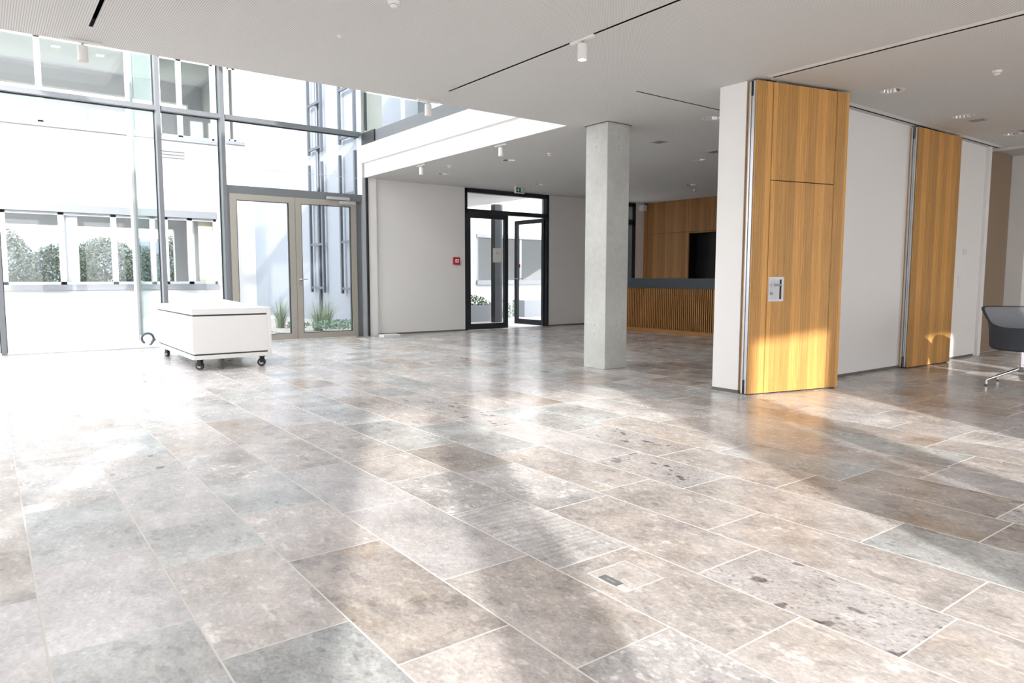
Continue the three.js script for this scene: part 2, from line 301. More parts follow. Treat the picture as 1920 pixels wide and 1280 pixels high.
// wall behind the camera: piers and tall sun windows, the last opening added to brighten the side room
{
  const holes = [[-3.02, -2.78, 0, 2.85], [-1.25, -0.62, 0, 2.85], [-0.3, 1.5, 0, 2.85], [2.29, 2.42, 0, 2.85], [2.7, 3.84, 0, 2.85], [6.35, 7.5, 0, 2.72], [11, 12.9, 0, 2.7]];
  struct(obj('wall_front', wallZ(XL, XR, -0.01, 3.3, 2.0, 2.2, holes.map(([a, b, c, d]) => [a, b, 0.0, d])), M.wall), 'white window wall at the viewer’s back, outside the frame', 'wall');
  const w = new THREE.Group(); w.name = 'window_3'; scene.add(w); struct(w, 'tall panes, the last added for light, in the window wall at the viewer’s back', 'window');
  for (const [a, b, c, d] of holes) obj('pane', bx(a, b, c, d, 2.09, 2.1), M.glass, w);
}
{
  const holes = [[-6.2, -4.2, 0.9, 2.4], [-3.8, -1.8, 0.9, 2.4], [-1.4, 0.6, 0.9, 2.4]];  // unseen windows added to bring light in from the left
  struct(obj('wall_left', wallX(-12.4, 2.2, 0, 5.1, XL - 0.2, XL, holes), M.wall), 'white side wall with added wide windows left of the frame', 'wall');
  const w = new THREE.Group(); w.name = 'window_4'; scene.add(w); struct(w, 'wide panes added for light in the side wall left of the frame', 'window');
  for (const [a, b, c, d] of holes) obj('pane', bx(XL - 0.11, XL - 0.1, c, d, a, b), M.glass, w);
}
// ================================================================ CONCRETE COLUMN
{
  const g = boxUV(rb(-0.185, 0.185, 0, H, -0.185, 0.185, 0.008), 0.45);
  const c = thing('concrete_column', 'square fair-faced concrete column standing free in the hall', 'column', [6.1, 0, -6.24]);
  obj('shaft', g, M.concrete, c);
  obj('joint', bx(-0.2, 0.2, H - 0.004, H + 0.01, -0.2, 0.2), M.groove, c);
}
// ================================================================ GLASS FACADE
const ZF = -12.13, ZG = -12.30;
{
  const w = new THREE.Group(); w.name = 'window_1'; scene.add(w); struct(w, 'tall grey-framed glass facade of the double-height void', 'window');
  const mull = (x, wd = 0.062, y1 = 5.1) => {
    obj('mullion', [bx(x - wd / 2, x + wd / 2, 0, y1, ZG - 0.06, ZF)], [M.frameGrey], w);
    const m = w.children[w.children.length - 1]; m.material = M.frameGrey;
    obj('gasket', [bx(x - wd / 2 - 0.012, x - wd / 2, 0, y1, ZG - 0.02, ZG + 0.02), bx(x + wd / 2, x + wd / 2 + 0.012, 0, y1, ZG - 0.02, ZG + 0.02)], M.gasket, w);
  };
  const xs = [-3.95, -1.88, 0.19, 2.29, 3.235];
  xs.forEach((x) => mull(x));
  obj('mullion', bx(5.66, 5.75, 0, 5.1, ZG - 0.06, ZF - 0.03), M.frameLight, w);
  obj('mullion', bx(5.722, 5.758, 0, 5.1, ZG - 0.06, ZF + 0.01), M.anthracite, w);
  const bays = [[XL, -3.981], [-3.919, -1.911], [-1.849, 0.159], [0.221, 2.259], [2.321, 3.204], [3.266, 5.66]];
  bays.forEach(([a, b], i) => {
    obj('transom', [bx(a, b, 3.655, 3.725, ZG - 0.05, ZF - 0.05)], M.frameGrey, w);
    obj('gasket', bx(a, b, 3.643, 3.655, ZG - 0.02, ZG + 0.02), M.gasket, w);
    obj('pane', bx(a, b, 3.725, 5.05, ZG - 0.006, ZG + 0.006), M.glass, w);
    if (i < 5) {
      obj('pane', bx(a, b, 0.015, 3.643, ZG - 0.006, ZG + 0.006), M.glass, w);
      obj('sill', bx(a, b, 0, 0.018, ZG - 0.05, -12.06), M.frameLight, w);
    } else {
      obj('transom', [bx(a, b, 2.47, 2.6, ZG - 0.05, ZF - 0.04)], M.frameGrey, w);
      obj('pane', bx(a, b, 2.6, 3.643, ZG - 0.006, ZG + 0.006), M.glass, w);
    }
  });
  obj('head_frame', bx(XL, 5.7, 5.04, 5.1, ZG - 0.06, ZF), M.frameGrey, w);
}
// double door in the facade
{
  const d = new THREE.Group(); d.name = 'door_1'; scene.add(d); struct(d, 'double glass door with champagne metal frames in the facade', 'door');
  obj('door_frame', [bx(3.262, 3.3, 0, 2.47, -12.25, ZF - 0.02), bx(5.525, 5.66, 0, 2.47, -12.3, ZF - 0.1)], M.frameGrey, d);
  const leaf = (x0, x1) => {
    const z0 = -12.21, z1 = -12.14, f = 0.105, hole = [x0 + f, x1 - f, 0.115, 2.365];
    const l = obj('door_leaf', wallZ(x0, x1, 0.012, 2.465, z0, z1, [hole]), M.champagne, d);
    obj('pane', bx(hole[0], hole[1], hole[2], hole[3], -12.18, -12.17), M.glass, l);
    obj('gasket', [bx(hole[0], hole[0] + 0.012, hole[2], hole[3], -12.2, -12.15), bx(hole[1] - 0.012, hole[1], hole[2], hole[3], -12.2, -12.15), bx(hole[0], hole[1], hole[3] - 0.008, hole[3], -12.2, -12.15), bx(hole[0], hole[1], hole[2], hole[2] + 0.008, -12.2, -12.15)], M.gasket, l);
    return l;
  };
  leaf(3.302, 4.385); const r = leaf(4.391, 5.523);
  obj('handle', [cyl(0.026, 0.026, 0.012, 0, 0, 0).rotateX(Math.PI / 2).translate(4.45, 1.06, -12.134), bar(V(4.45, 1.06, -12.134), V(4.45, 1.06, -12.085), 0.01), bar(V(4.45, 1.06, -12.085), V(4.57, 1.06, -12.085), 0.01)], M.chrome, r);
  obj('lock', [cyl(0.026, 0.026, 0.012, 0, 0, 0).rotateX(Math.PI / 2).translate(4.45, 0.97, -12.134)], M.chrome, r);
  obj('door_closer', [rb(4.95, 5.38, 2.47, 2.52, -12.14, -12.08, 0.006), rb(5.2, 5.5, 2.4, 2.455, -12.14, -12.09, 0.006)], M.aluminium, r);
}
// entrance door in the back wall
{
  const d = new THREE.Group(); d.name = 'door_2'; scene.add(d); struct(d, 'anthracite framed entrance with one glass leaf standing open', 'door');
  const fw = 0.06;
  obj('door_frame', [bx(7.92, 7.92 + fw, 0, 2.905, -12.32, -12.19), bx(10.14 - fw, 10.14, 0, 2.905, -12.32, -12.19), bx(7.92, 10.14, 2.82, 2.905, -12.32, -12.19), bx(7.92, 10.14, 2.405, 2.49, -12.32, -12.19)], M.anthracite, d);
  obj('pane', bx(7.98, 10.08, 2.49, 2.82, -12.26, -12.25), M.glass, d);
  const mk = (parent) => {
    const l = obj('door_leaf', wallZ(0, 1.035, 0.012, 2.4, -0.035, 0.035, [[0.075, 0.945, 0.13, 2.31]]), M.anthracite, parent);
    obj('pane', bx(0.075, 0.945, 0.13, 2.31, -0.005, 0.005), M.glass, l); return l;
  };
  const l1 = mk(d); l1.position.set(7.982, 0, -12.23);
  obj('notice', bx(0.655, 0.885, 1.41, 1.71, 0.006, 0.008), M.paper, l1);
  obj('notice_mark', new THREE.TorusGeometry(0.026, 0.004, 6, 20).translate(0.77, 1.6, 0.009), M.planter, l1);
  const l2 = mk(d); l2.position.set(10.075, 0, -12.26); l2.rotation.y = Math.PI / 2 + 0.03; 
  obj('handle', [bar(V(0.99, 1.06, 0.035), V(0.99, 1.06, 0.09), 0.01), bar(V(0.99, 1.06, 0.09), V(0.85, 1.06, 0.09), 0.01), bar(V(0.99, 1.06, -0.035), V(0.99, 1.06, -0.09), 0.01), bar(V(0.99, 1.06, -0.09), V(0.85, 1.06, -0.09), 0.01)], M.steel, l2);
  obj('sticker', bx(0.87, 0.93, 1.32, 1.4, 0.006, 0.008), M.red, l2);
  for (const y of [0.25, 0.95, 1.75, 2.05, 2.3]) obj('hinge', [bar(V(-0.01, y - 0.05, 0.03), V(-0.01, y + 0.05, 0.03), 0.014), bx(-0.03, 0.02, y - 0.035, y + 0.035, 0.02, 0.045)], M.chrome, l2);
}
// reception window
{
  const w = new THREE.Group(); w.name = 'window_2'; scene.add(w); struct(w, 'narrow anthracite framed window beside the reception panelling', 'window');
  obj('window_frame', [bx(11.6, 11.68, 0, 2.9, -12.34, -12.19), bx(12.78, 12.9, 0, 2.9, -12.34, -12.19), bx(11.6, 12.9, 2.82, 2.9, -12.34, -12.19), bx(11.6, 12.9, 2.38, 2.5, -12.34, -12.19), bx(11.6, 12.9, 0, 0.08, -12.34, -12.19)], M.anthracite, w);
  obj('pane', bx(11.68, 12.78, 0.08, 2.38, -12.28, -12.27), M.glass, w); obj('pane', bx(11.68, 12.78, 2.5, 2.82, -12.28, -12.27), M.glass, w);
}
// ================================================================ FOLDED OAK PARTITIONS
function partition(label, pos, turn, W, hasDoor) {
  const t = thing('folding_partition', label, 'partition', pos, turn, 'movable oak wall panels'), T = 0.105, y0 = 0.012, y1 = 2.885, sk = 0.016;
  obj('core', bx(0.022, W - 0.022, y0 + 0.012, y1 - 0.012, -T + sk, -sk), M.black, t);
  const skin = (n, a, b, c, d, z0 = -sk, z1 = 0) => obj(n, boxUV(rb(a, b, c, d, z0, z1, 0.0025), 1.0), M.oak, t);
  skin('rear_skin', 0, W, y0, y1, -T, -T + sk);
  if (hasDoor) {
    skin('stile', 0, 0.192, y0, y1); skin('stile', 1.0, W, y0, y1);
    skin('upper_panel', 0.198, 0.994, 2.008, y1); const l = skin('door_leaf', 0.198, 0.994, y0, 2.0);
    const hx0 = 0.208, hx1 = 0.395, hy0 = 0.88, hy1 = 1.11;
    obj('handle_frame', wallZ(hx0, hx1, hy0, hy1, 0, 0.006, [[hx0 + 0.02, hx1 - 0.026, hy0 + 0.022, hy1 - 0.022]]), M.aluminium, l);
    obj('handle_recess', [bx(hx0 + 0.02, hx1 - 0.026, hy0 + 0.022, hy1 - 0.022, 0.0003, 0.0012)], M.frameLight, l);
    obj('recess_shade', bx(hx1 - 0.046, hx1 - 0.026, hy0 + 0.022, hy1 - 0.022, 0.0012, 0.0022), M.black, l);  // black strip standing in for the shade inside the handle recess
    obj('lever', [bar(V(hx0 + 0.045, 1.035, 0.001), V(hx0 + 0.045, 1.035, 0.03), 0.009), rb(hx0 + 0.03, hx0 + 0.14, 1.025, 1.045, 0.02, 0.032, 0.004)], M.chrome, l);
    obj('lock', [cyl(0.012, 0.012, 0.012, 0, 0, 0).rotateX(Math.PI / 2).translate(hx0 + 0.042, 0.955, 0.007), bx(hx0 + 0.024, hx0 + 0.034, 0.94, 0.97, 0.001, 0.006)], M.chrome, l);
  } else {
    skin('front_skin', 0, W, y0, y1);
    obj('peephole', cyl(0.006, 0.006, 0.004, 0, 0, 0).rotateX(Math.PI / 2).translate(0.62, 1.34, 0.001), M.chrome, t);
  }
  for (const [xa, xb] of [[-0.004, 0.02], [W - 0.02, W + 0.004]])
    obj('edge_profile', [bx(xa, xb, y0, y1, -T + sk + 0.002, -T + sk + 0.022), bx(xa, xb, y0, y1, -sk - 0.024, -sk - 0.004), bx(xa + 0.006, xb - 0.006, y0, y1, -T + sk + 0.028, -sk - 0.03)], M.aluminium, t);
  for (const y of [y0, y1 - 0.13]) obj('seal', [bx(-0.006, 0.01, y, y + 0.13, -T + sk + 0.022, -T + sk + 0.03), bx(-0.006, 0.01, y, y + 0.13, -sk - 0.032, -sk - 0.024)], M.black, t);
  obj('bottom_seal', bx(0.02, W - 0.02, 0, y0 + 0.012, -T + 0.02, -0.02), M.black, t);
  obj('hanger', [bx(0.15, 0.25, y1 - 0.012, 2.905, -0.07, -0.03), bx(W - 0.25, W - 0.15, y1 - 0.012, 2.905, -0.07, -0.03)], M.black, t);
  return t;
}
partition('tall oak folding partition panel with inset door and recessed handle', [5.70, 0, -3.925], Math.atan2(-0.2575, 1.13), 1.16, true);
partition('plain oak folding partition panel farther along the white wall', [8.983, 0, -3.957], Math.atan2(-0.04, 1.098), 1.1, false);
// switches on the partition wall
tag(obj('wall_switch', [rb(-0.04, 0.04, -0.04, 0.04, 0, 0.012, 0.003).translate(10.72, 1.455, -4.06), bx(10.745, 10.757, 1.42, 1.49, -4.048, -4.044)], M.white), 'small upper wall switch with dark slot beside the far oak panel', 'switch');
{ const t = thing('switch_plate', 'tall pale double switch plate below the small wall switch', 'switch', [10.6, 1.05, -4.06]); obj('plate', rb(-0.04, 0.04, -0.085, 0.085, 0, 0.01, 0.003), M.white, t); for (const y of [-0.04, 0.04]) obj('rocker', rb(-0.028, 0.028, y - 0.032, y + 0.032, 0.008, 0.014, 0.002), M.whiteLamp, t); }

// ================================================================ RECEPTION
{
  const t = thing('reception_counter', 'reception counter with dark slate band above vertical oak slats', 'counter', [10.75, 0, 0]);
  const z0 = -10.6, z1 = -6.9;
  obj('carcass', bx(0.04, 0.7, 0.02, 0.9, z0 + 0.02, z1), M.black, t);
  obj('counter_top', rb(-0.01, 0.72, 0.885, 1.08, z0, z1, 0.004), M.slate, t);
  obj('plinth', boxUV(rb(-0.006, 0.05, 0.0, 0.075, z0 + 0.01, z1, 0.003), 1, true), M.oakSlat, t);
  const g = boxUV(rb(0.012, 0.04, 0.075, 0.885, -0.0125, 0.0125, 0.002), 1);
  for (let z = z0 + 0.03; z < z1; z += 0.0475) { const s = obj('slat', g, M.oakSlat, t); s.position.z = z; }
}
{
  const g = new THREE.Group(); g.name = 'wall_reception'; scene.add(g); struct(g, 'oak veneer panelling with dark recess behind the reception counter', 'wall');
  const X = 13.2, p = (z0, z1, y0, y1) => obj('panel', boxUV(rb(X, X + 0.03, y0 + 0.003, y1 - 0.003, z0 + 0.003, z1 - 0.003, 0.002), 1), M.oakReception, g);
  obj('backing', [wallX(-12.2, -4.36, 0, H, X + 0.025, X + 0.06, [[-10.79, -7.5, 0.001, 2.13]])], M.black, g);
  p(-12.2, -12.07, 0, H);
  const zs = [-12.07, -11.42, -10.82, -10.215, -9.6, -9, -8.4, -7.5, -6.6, -5.7, -4.9, -4.36];
  for (let i = 0; i + 1 < zs.length; i++) p(zs[i], zs[i + 1], 2.155, H);
  p(-12.07, -11.42, 0, 2.155); p(-11.42, -10.82, 0, 2.155);
  for (const [a, b] of [[-7.47, -6.6], [-6.6, -5.7], [-5.7, -4.9], [-4.9, -4.36]]) p(a, b, 0, 2.155);
  obj('recess_frame', [boxUV(bx(X - 0.005, X + 0.03, 2.12, 2.15, -10.82, -7.47)), boxUV(bx(X - 0.005, X + 0.03, 0, 2.15, -10.82, -10.79)), boxUV(bx(X - 0.005, X + 0.03, 0, 2.15, -7.5, -7.47))], M.oakReception, g);
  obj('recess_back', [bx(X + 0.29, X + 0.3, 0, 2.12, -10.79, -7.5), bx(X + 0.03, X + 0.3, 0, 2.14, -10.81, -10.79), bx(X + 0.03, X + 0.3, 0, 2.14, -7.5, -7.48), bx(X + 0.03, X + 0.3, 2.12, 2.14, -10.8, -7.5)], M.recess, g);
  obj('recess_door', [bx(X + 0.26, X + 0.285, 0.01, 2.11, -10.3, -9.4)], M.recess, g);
  obj('outer_wall', bx(X + 0.3, X + 0.5, 0, 3.3, -12.45, -4.2), M.wall, g);
}
tag(obj('camera_box', rb(13.02, 13.16, 2.72, 2.86, -12.2, -12.06, 0.01), M.white), 'small white box mounted high beside the reception panelling', 'device');

// ================================================================ MOBILE DESK
{
  const t = thing('mobile_desk', 'white mobile desk on black castors with dark groove lines', 'desk', [1.92, 0, -8.78]);
  const L = 2.12, W = 0.915, seg = (y0, y1, i = 0) => rb(i, W - 0.05 - i, y0, y1, -L + i, -i, 0.004);
  obj('base_board', seg(0.13, 0.179), M.white, t); obj('base_groove', bx(0.02, W - 0.05, 0.178, 0.198, -L + 0.02, -0.02), M.groove, t);
  obj('body', seg(0.197, 0.64), M.white, t); obj('end_panel', rb(W - 0.05, W, 0.13, 0.73, -L, 0, 0.004), M.white, t); obj('top_groove', bx(0.02, W - 0.05, 0.64, 0.66, -L + 0.02, -0.02), M.groove, t);
  obj('desk_top', seg(0.659, 0.73), M.white, t);
  const castor = (x, z, a) => {
    const c = obj('castor', [boxUV(bx(-0.035, 0.035, 0.118, 0.13, -0.035, 0.035)), bx(-0.022, -0.016, 0.045, 0.12, -0.03, 0.02), bx(0.016, 0.022, 0.045, 0.12, -0.03, 0.02), bx(-0.022, 0.022, 0.1, 0.12, -0.03, 0.02)], M.black, t);
    c.position.set(x, 0, z); c.rotation.y = a;
    obj('wheel', new THREE.CylinderGeometry(0.05, 0.05, 0.03, 24).rotateZ(Math.PI / 2).translate(0, 0.05, -0.012), M.rubber, c);
    obj('hub', new THREE.CylinderGeometry(0.027, 0.027, 0.034, 20).rotateZ(Math.PI / 2).translate(0, 0.05, -0.012), M.steel, c);
  };
  castor(0.1, -0.1, 0.7); castor(W - 0.1, -0.06, 1.1); castor(0.08, -L + 0.25, 0.2); castor(W - 0.12, -L + 0.25, 0.5);
}
{ // raised wedge lying on the desk
  const s = new THREE.Shape([[0, 0], [0.62, 0], [0.62, 0.02], [0, 0.15]].map((p) => new THREE.Vector2(...p)));
  const g = new THREE.ExtrudeGeometry(s, { depth: 0.85, bevelEnabled: true, bevelSize: 0.003, bevelThickness: 0.003, bevelSegments: 2 }).translate(0, 0.003, 0);
  const t = thing('sloped_stand', 'white wedge-shaped reading stand on the mobile desk', 'stand', [2.135, 0.73, -10.42]); obj('wedge', boxUV(g), M.white, t);
}
tag(obj('flat_box', [rb(-0.17, 0.17, 0, 0.045, -0.11, 0.11, 0.004).translate(5.98, 0, -11.78)], M.white), 'flat white box lying on the floor before the white wall', 'box');

// ================================================================ FIRE ALARM, EXIT SIGN
{
  const t = thing('fire_alarm', 'red fire alarm call point on the white back wall', 'alarm', [7.7, 1.425, -12.2]);
  obj('housing', rb(-0.075, 0.075, -0.075, 0.075, 0, 0.045, 0.01), M.red, t);
  obj('window', [rb(-0.042, 0.042, -0.036, 0.036, 0.04, 0.05, 0.003)], M.white, t);
  obj('button', [cyl(0.011, 0.011, 0.008, 0, 0, 0).rotateX(Math.PI / 2).translate(0, 0, 0.052), bx(-0.032, -0.016, -0.003, 0.003, 0.05, 0.052), bx(0.016, 0.032, -0.003, 0.003, 0.05, 0.052)], M.black, t);
}
{
  const t = thing('exit_sign', 'green escape route sign with down arrow hanging above the entrance', 'sign', [8.555, 2.74, -11.2], 0.12);
  const cv = document.createElement('canvas'); cv.width = 512; cv.height = 256; const c = cv.getContext('2d');
  c.fillStyle = '#f4f8f5'; c.fillRect(0, 0, 512, 256); c.fillStyle = '#16875a'; c.fillRect(26, 26, 460, 204);
  c.fillStyle = '#f6fbf8'; c.fillRect(130, 56, 26, 90); c.beginPath(); c.moveTo(80, 118); c.lineTo(143, 196); c.lineTo(206, 118); c.lineTo(180, 104); c.lineTo(143, 148); c.lineTo(106, 104); c.fill();
  c.fillRect(300, 44, 150, 168); c.fillStyle = '#16875a'; c.beginPath(); c.arc(392, 72, 15, 0, 7); c.fill();
  c.lineWidth = 20; c.strokeStyle = '#16875a'; c.lineCap = 'round'; c.beginPath(); c.moveTo(382, 98); c.lineTo(362, 142); c.lineTo(394, 162); c.lineTo(386, 196); c.stroke(); c.beginPath(); c.moveTo(362, 142); c.lineTo(352, 168); c.lineTo(322, 176); c.stroke();
  c.lineWidth = 13; c.beginPath(); c.moveTo(380, 100); c.lineTo(412, 116); c.lineTo(428, 106); c.stroke(); c.beginPath(); c.moveTo(376, 100); c.lineTo(346, 106); c.lineTo(334, 128); c.stroke();
  const ct = new THREE.CanvasTexture(cv); ct.colorSpace = THREE.SRGBColorSpace;
  obj('case', rb(-0.125, 0.125, 0, 0.13, -0.02, 0.02, 0.004), M.white, t);
  obj('sign_face', new THREE.PlaneGeometry(0.24, 0.12).translate(0, 0.065, 0.0205), std(col(255, 255, 255), 0.5, { map: ct }), t);
  for (const x of [-0.08, 0.08]) obj('hanger', bar(V(x, 0.13, 0), V(x, 0.17, 0), 0.004), M.whiteLamp, t);
}
// ================================================================ CEILING FITTINGS
const downlight = (() => {
  const o = new THREE.Group();
  const ring = new THREE.LatheGeometry([[0.092, 0.002], [0.092, -0.003], [0.106, -0.004], [0.112, 0.0]].map((p) => new THREE.Vector2(...p)), 40);
  obj('trim_ring', ring, M.whiteLamp, o);
  const ref = new THREE.LatheGeometry([[0.001, 0.1], [0.045, 0.1], [0.046, 0.075], [0.07, 0.05], [0.086, 0.02], [0.094, 0.0]].map((p) => new THREE.Vector2(...p)), 40); obj('reflector', ref, M.chrome, o);
  return o;
})();
for (const [x, z, l] of LIGHTS) {
  const o = downlight.clone(); o.name = numbered('downlight'); o.position.set(x, H - 0.001, z); scene.add(o); tag(o, l, 'downlight', 'recessed ceiling downlights');
}
function spot(x, z, along, label, lit) {
  const t = thing('track_spot', label, 'spotlight', [x, H, z], along ? 0 : Math.PI / 2, 'white track spotlights');
  obj('adapter', rb(-0.016, 0.016, -0.018, 0.0, -0.13, 0.13, 0.003), M.whiteLamp, t);
  obj('joint', cyl(0.009, 0.009, 0.03, 0, -0.03, 0, 12), M.steel, t);
  obj('housing', new THREE.LatheGeometry([[0, -0.04], [0.034, -0.04], [0.036, -0.043], [0.036, -0.155], [0.032, -0.158], [0.031, -0.152], [0, -0.152]].map((p) => new THREE.Vector2(...p)), 32), M.whiteLamp, t);
  obj('lamp_lens', cyl(0.03, 0.03, 0.003, 0, -0.1555, 0, 24), lit ? std(col(255, 255, 255), 0.4, { emissive: new THREE.Color(1, 0.97, 0.92), emissiveIntensity: 6 }) : M.paper, t);
  if (lit) {
    const s = new THREE.SpotLight(new THREE.Color(1, 0.96, 0.9), 4, 0, 0.6, 0.6); s.name = 'track_spot_beam'; s.position.set(x, H - 0.165, z); s.target.position.set(x, 0, z); s.castShadow = true; scene.add(s, s.target);
  }
  return t;
}
spot(3.745, -4.12, true, 'lit white track spotlight on the long ceiling slot', true);
spot(0.71, -6.47, false, 'white track spotlight at the left end of the void edge');
spot(3.76, -6.47, false, 'white track spotlight on the void edge before the balustrade');
spot(5.79, -10.2, true, 'white track spotlight under the gallery nearest the left wall');
spot(5.79, -8.0, true, 'white track spotlight under the gallery nearer the column');
function detector(x, z, label, k = 0.75) {
  const t = thing('smoke_detector', label, 'detector', [x, H, z], 0, 'ceiling smoke detectors');
  obj('base', cyl(0.055, 0.05, 0.018, 0, -0.009, 0), M.whiteLamp, t); obj('head', new THREE.LatheGeometry([[0, -0.05], [0.02, -0.049], [0.034, -0.04], [0.04, -0.018]].map((p) => new THREE.Vector2(...p)), 28), M.whiteLamp, t);
  obj('slot', cyl(0.0375, 0.0385, 0.004, 0, -0.028, 0), M.groove, t); t.scale.setScalar(k);
}
for (const [x, z, l] of [[2.267, -4.334, 'smoke detector cut by the top edge of the photograph'], [2.246, -5.174, 'faint small sensor on the ceiling above the facade'], [7.212, -2.556, 'smoke detector on the side room ceiling near the right edge'], [6.755, -8.112, 'smoke detector on the ceiling left of the column'], [6.204, -10.004, 'smoke detector behind the white spotlights under the gallery'], [11.9, -9.6, 'smoke detector close above the reception panelling']]) detector(x, z, l, z === -5.174 ? 0.35 : 0.75);
function speaker(x, z, label) {
  const t = thing('ceiling_vent', label, 'vent', [x, H, z], 0, 'small square ceiling outlets');
  obj('frame', boxUV(rb(-0.09, 0.09, -0.006, 0, -0.09, 0.09, 0.003)), M.frameLight, t); for (let i = -2; i <= 2; i++) obj('slot', bx(-0.07, 0.07, -0.0075, -0.004, i * 0.03 - 0.006, i * 0.03 + 0.006), M.groove, t);
}
for (const [x, z, l] of [[7.357, -6.55, 'small square ceiling outlet right of the column'], [8.553, -6.571, 'small square ceiling outlet nearer the white partition'], [9.251, -3.444, 'square ceiling outlet beside the middle side room downlight'], [10.37, -3.3, 'square ceiling outlet beside the rightmost downlight']]) speaker(x, z, l);

// ================================================================ CHAIRS
const chairProto = (() => {
  const o = new THREE.Group(), NT = 72, NV = 18;
  const rimY = (a) => { const b = 0.5 - 0.5 * Math.cos(a); const k = sm(0.05, 0.85, b); return 0.6 + 0.2 * k; };  // a = 0 front, pi back
  const surf = (inset, flip) => {
    const pos = [], idx = [], uv = [];
    for (let j = 0; j <= NV; j++) for (let i = 0; i <= NT; i++) {
      const a = i / NT * 2 * Math.PI, t = j / NV, b = 0.5 - 0.5 * Math.cos(a), yb = inset ? 0.43 : 0.36;
      const y = yb + (rimY(a) - yb) * t, flare = 0.085 * Math.pow(t, 4.5) * (0.3 + 0.7 * b), k = Math.min(1, t * 12), round = Math.sqrt(1 - (1 - k) * (1 - k));
      const r = (0.268 + 0.012 * t) * (0.3 + 0.7 * round) + flare - inset;
      const sx = Math.cos(a), sz = Math.sin(a), q = 1 / Math.pow(Math.pow(Math.abs(sx), 2.8) + Math.pow(Math.abs(sz), 2.8), 1 / 2.8);
      pos.push(sx * q * r, y - (inset ? 0.004 * t : 0), sz * q * r * 1.06); uv.push(i / NT * 6, t * 2);
    }
    for (let j = 0; j < NV; j++) for (let i = 0; i < NT; i++) { const a = j * (NT + 1) + i, b = a + 1, c = a + NT + 1, d = c + 1; idx.push(...(flip ? [a, b, c, b, d, c] : [a, c, b, b, c, d])); }
    const g = new THREE.BufferGeometry(); g.setAttribute('position', new THREE.Float32BufferAttribute(pos, 3)); g.setAttribute('uv', new THREE.Float32BufferAttribute(uv, 2)); g.setIndex(idx); g.computeVertexNormals(); return g;
  };
  const outer = surf(0, false), inner = surf(0.028, true);
  obj('shell', [outer, cyl(0.1, 0.08, 0.012, 0, 0.358, 0, 32)], M.fabricDark, o);
  obj('inner_upholstery', inner, M.fabricLight, o);
  const n = NT + 1, rp = [], ri = []; for (let i = 0; i <= NT; i++) { const a = outer.attributes.position, b = inner.attributes.position, s = NV * n + i; const p = V(a.getX(s), a.getY(s), a.getZ(s)), q = V(b.getX(s), b.getY(s), b.getZ(s)), m = p.clone().add(q).multiplyScalar(0.5).add(V(0, 0.009, 0)); for (const w of [p, m, q]) rp.push(w.x, w.y, w.z); }
  for (let i = 0; i < NT; i++) for (let k = 0; k < 2; k++) { const a = i * 3 + k; ri.push(a, a + 1, a + 3, a + 1, a + 4, a + 3); }
  const rim = new THREE.BufferGeometry(); rim.setAttribute('position', new THREE.Float32BufferAttribute(rp, 3)); rim.setAttribute('uv', new THREE.Float32BufferAttribute(new Float32Array(rp.length / 3 * 2), 2)); rim.setIndex(ri); rim.computeVertexNormals(); obj('rim_piping', rim, M.fabricDark, o);
  obj('seat_cushion', new THREE.LatheGeometry([[0, 0.475], [0.19, 0.472], [0.225, 0.46], [0.235, 0.44], [0.18, 0.42], [0, 0.42]].map((p) => new THREE.Vector2(...p)), 40), M.fabricLight, o);
  obj('stem', [cyl(0.024, 0.024, 0.2, 0, 0.27, 0, 20), cyl(0.05, 0.03, 0.06, 0, 0.17, 0, 24)], M.chrome, o);
  for (let k = 0; k < 4; k++) {
    const a = 1.196 + k * Math.PI / 2, l = obj('leg', [bar(V(Math.cos(a) * 0.03, 0.175, Math.sin(a) * 0.03), V(Math.cos(a) * 0.353, 0.062, Math.sin(a) * 0.353), 0.016, 0.011, 14), bar(V(Math.cos(a) * 0.353, 0.066, Math.sin(a) * 0.353), V(Math.cos(a) * 0.353, 0.014, Math.sin(a) * 0.353), 0.012, 0.012, 14)], M.chrome, o);
    obj('glide', cyl(0.013, 0.014, 0.014, Math.cos(a) * 0.353, 0.007, Math.sin(a) * 0.353, 14), M.black, l);
  }
  return o;
})();
for (const [x, z, a, l] of [[8.5, -2.62, 2.6, 'grey upholstered shell chair on chrome star legs at the right edge'], [9.17, -2.42, 2.4, 'grey shell chair standing behind the foremost chair, mostly outside the frame']]) {
  const o = chairProto.clone(); o.name = numbered('shell_chair'); o.position.set(x, 0, z); o.rotation.y = -a; scene.add(o); tag(o, l, 'chair', 'grey shell chairs in the side room');
}

// ================================================================ OUTDOORS
const ground = obj('ground', bx(-60, 60, -0.2, -0.07, -34, -12.45), M.paving); struct(ground, 'pale paved courtyard outside the glass facade', 'ground');
struct(obj('ground', bx(-60, 60, -0.2, -0.07, 2.2, 40), M.paving), 'pale paving behind the viewer outside the window wall', 'ground');
struct(obj('ground', bx(-40, -4.7, -0.2, -0.07, -12.45, 2.2), M.paving), 'pale paving outside the side windows, left of the frame', 'ground');
struct(obj('ground', bx(-250, 250, -1.5, -0.6, -420, -34), M.meadow), 'green meadow beyond the neighbouring building', 'ground');
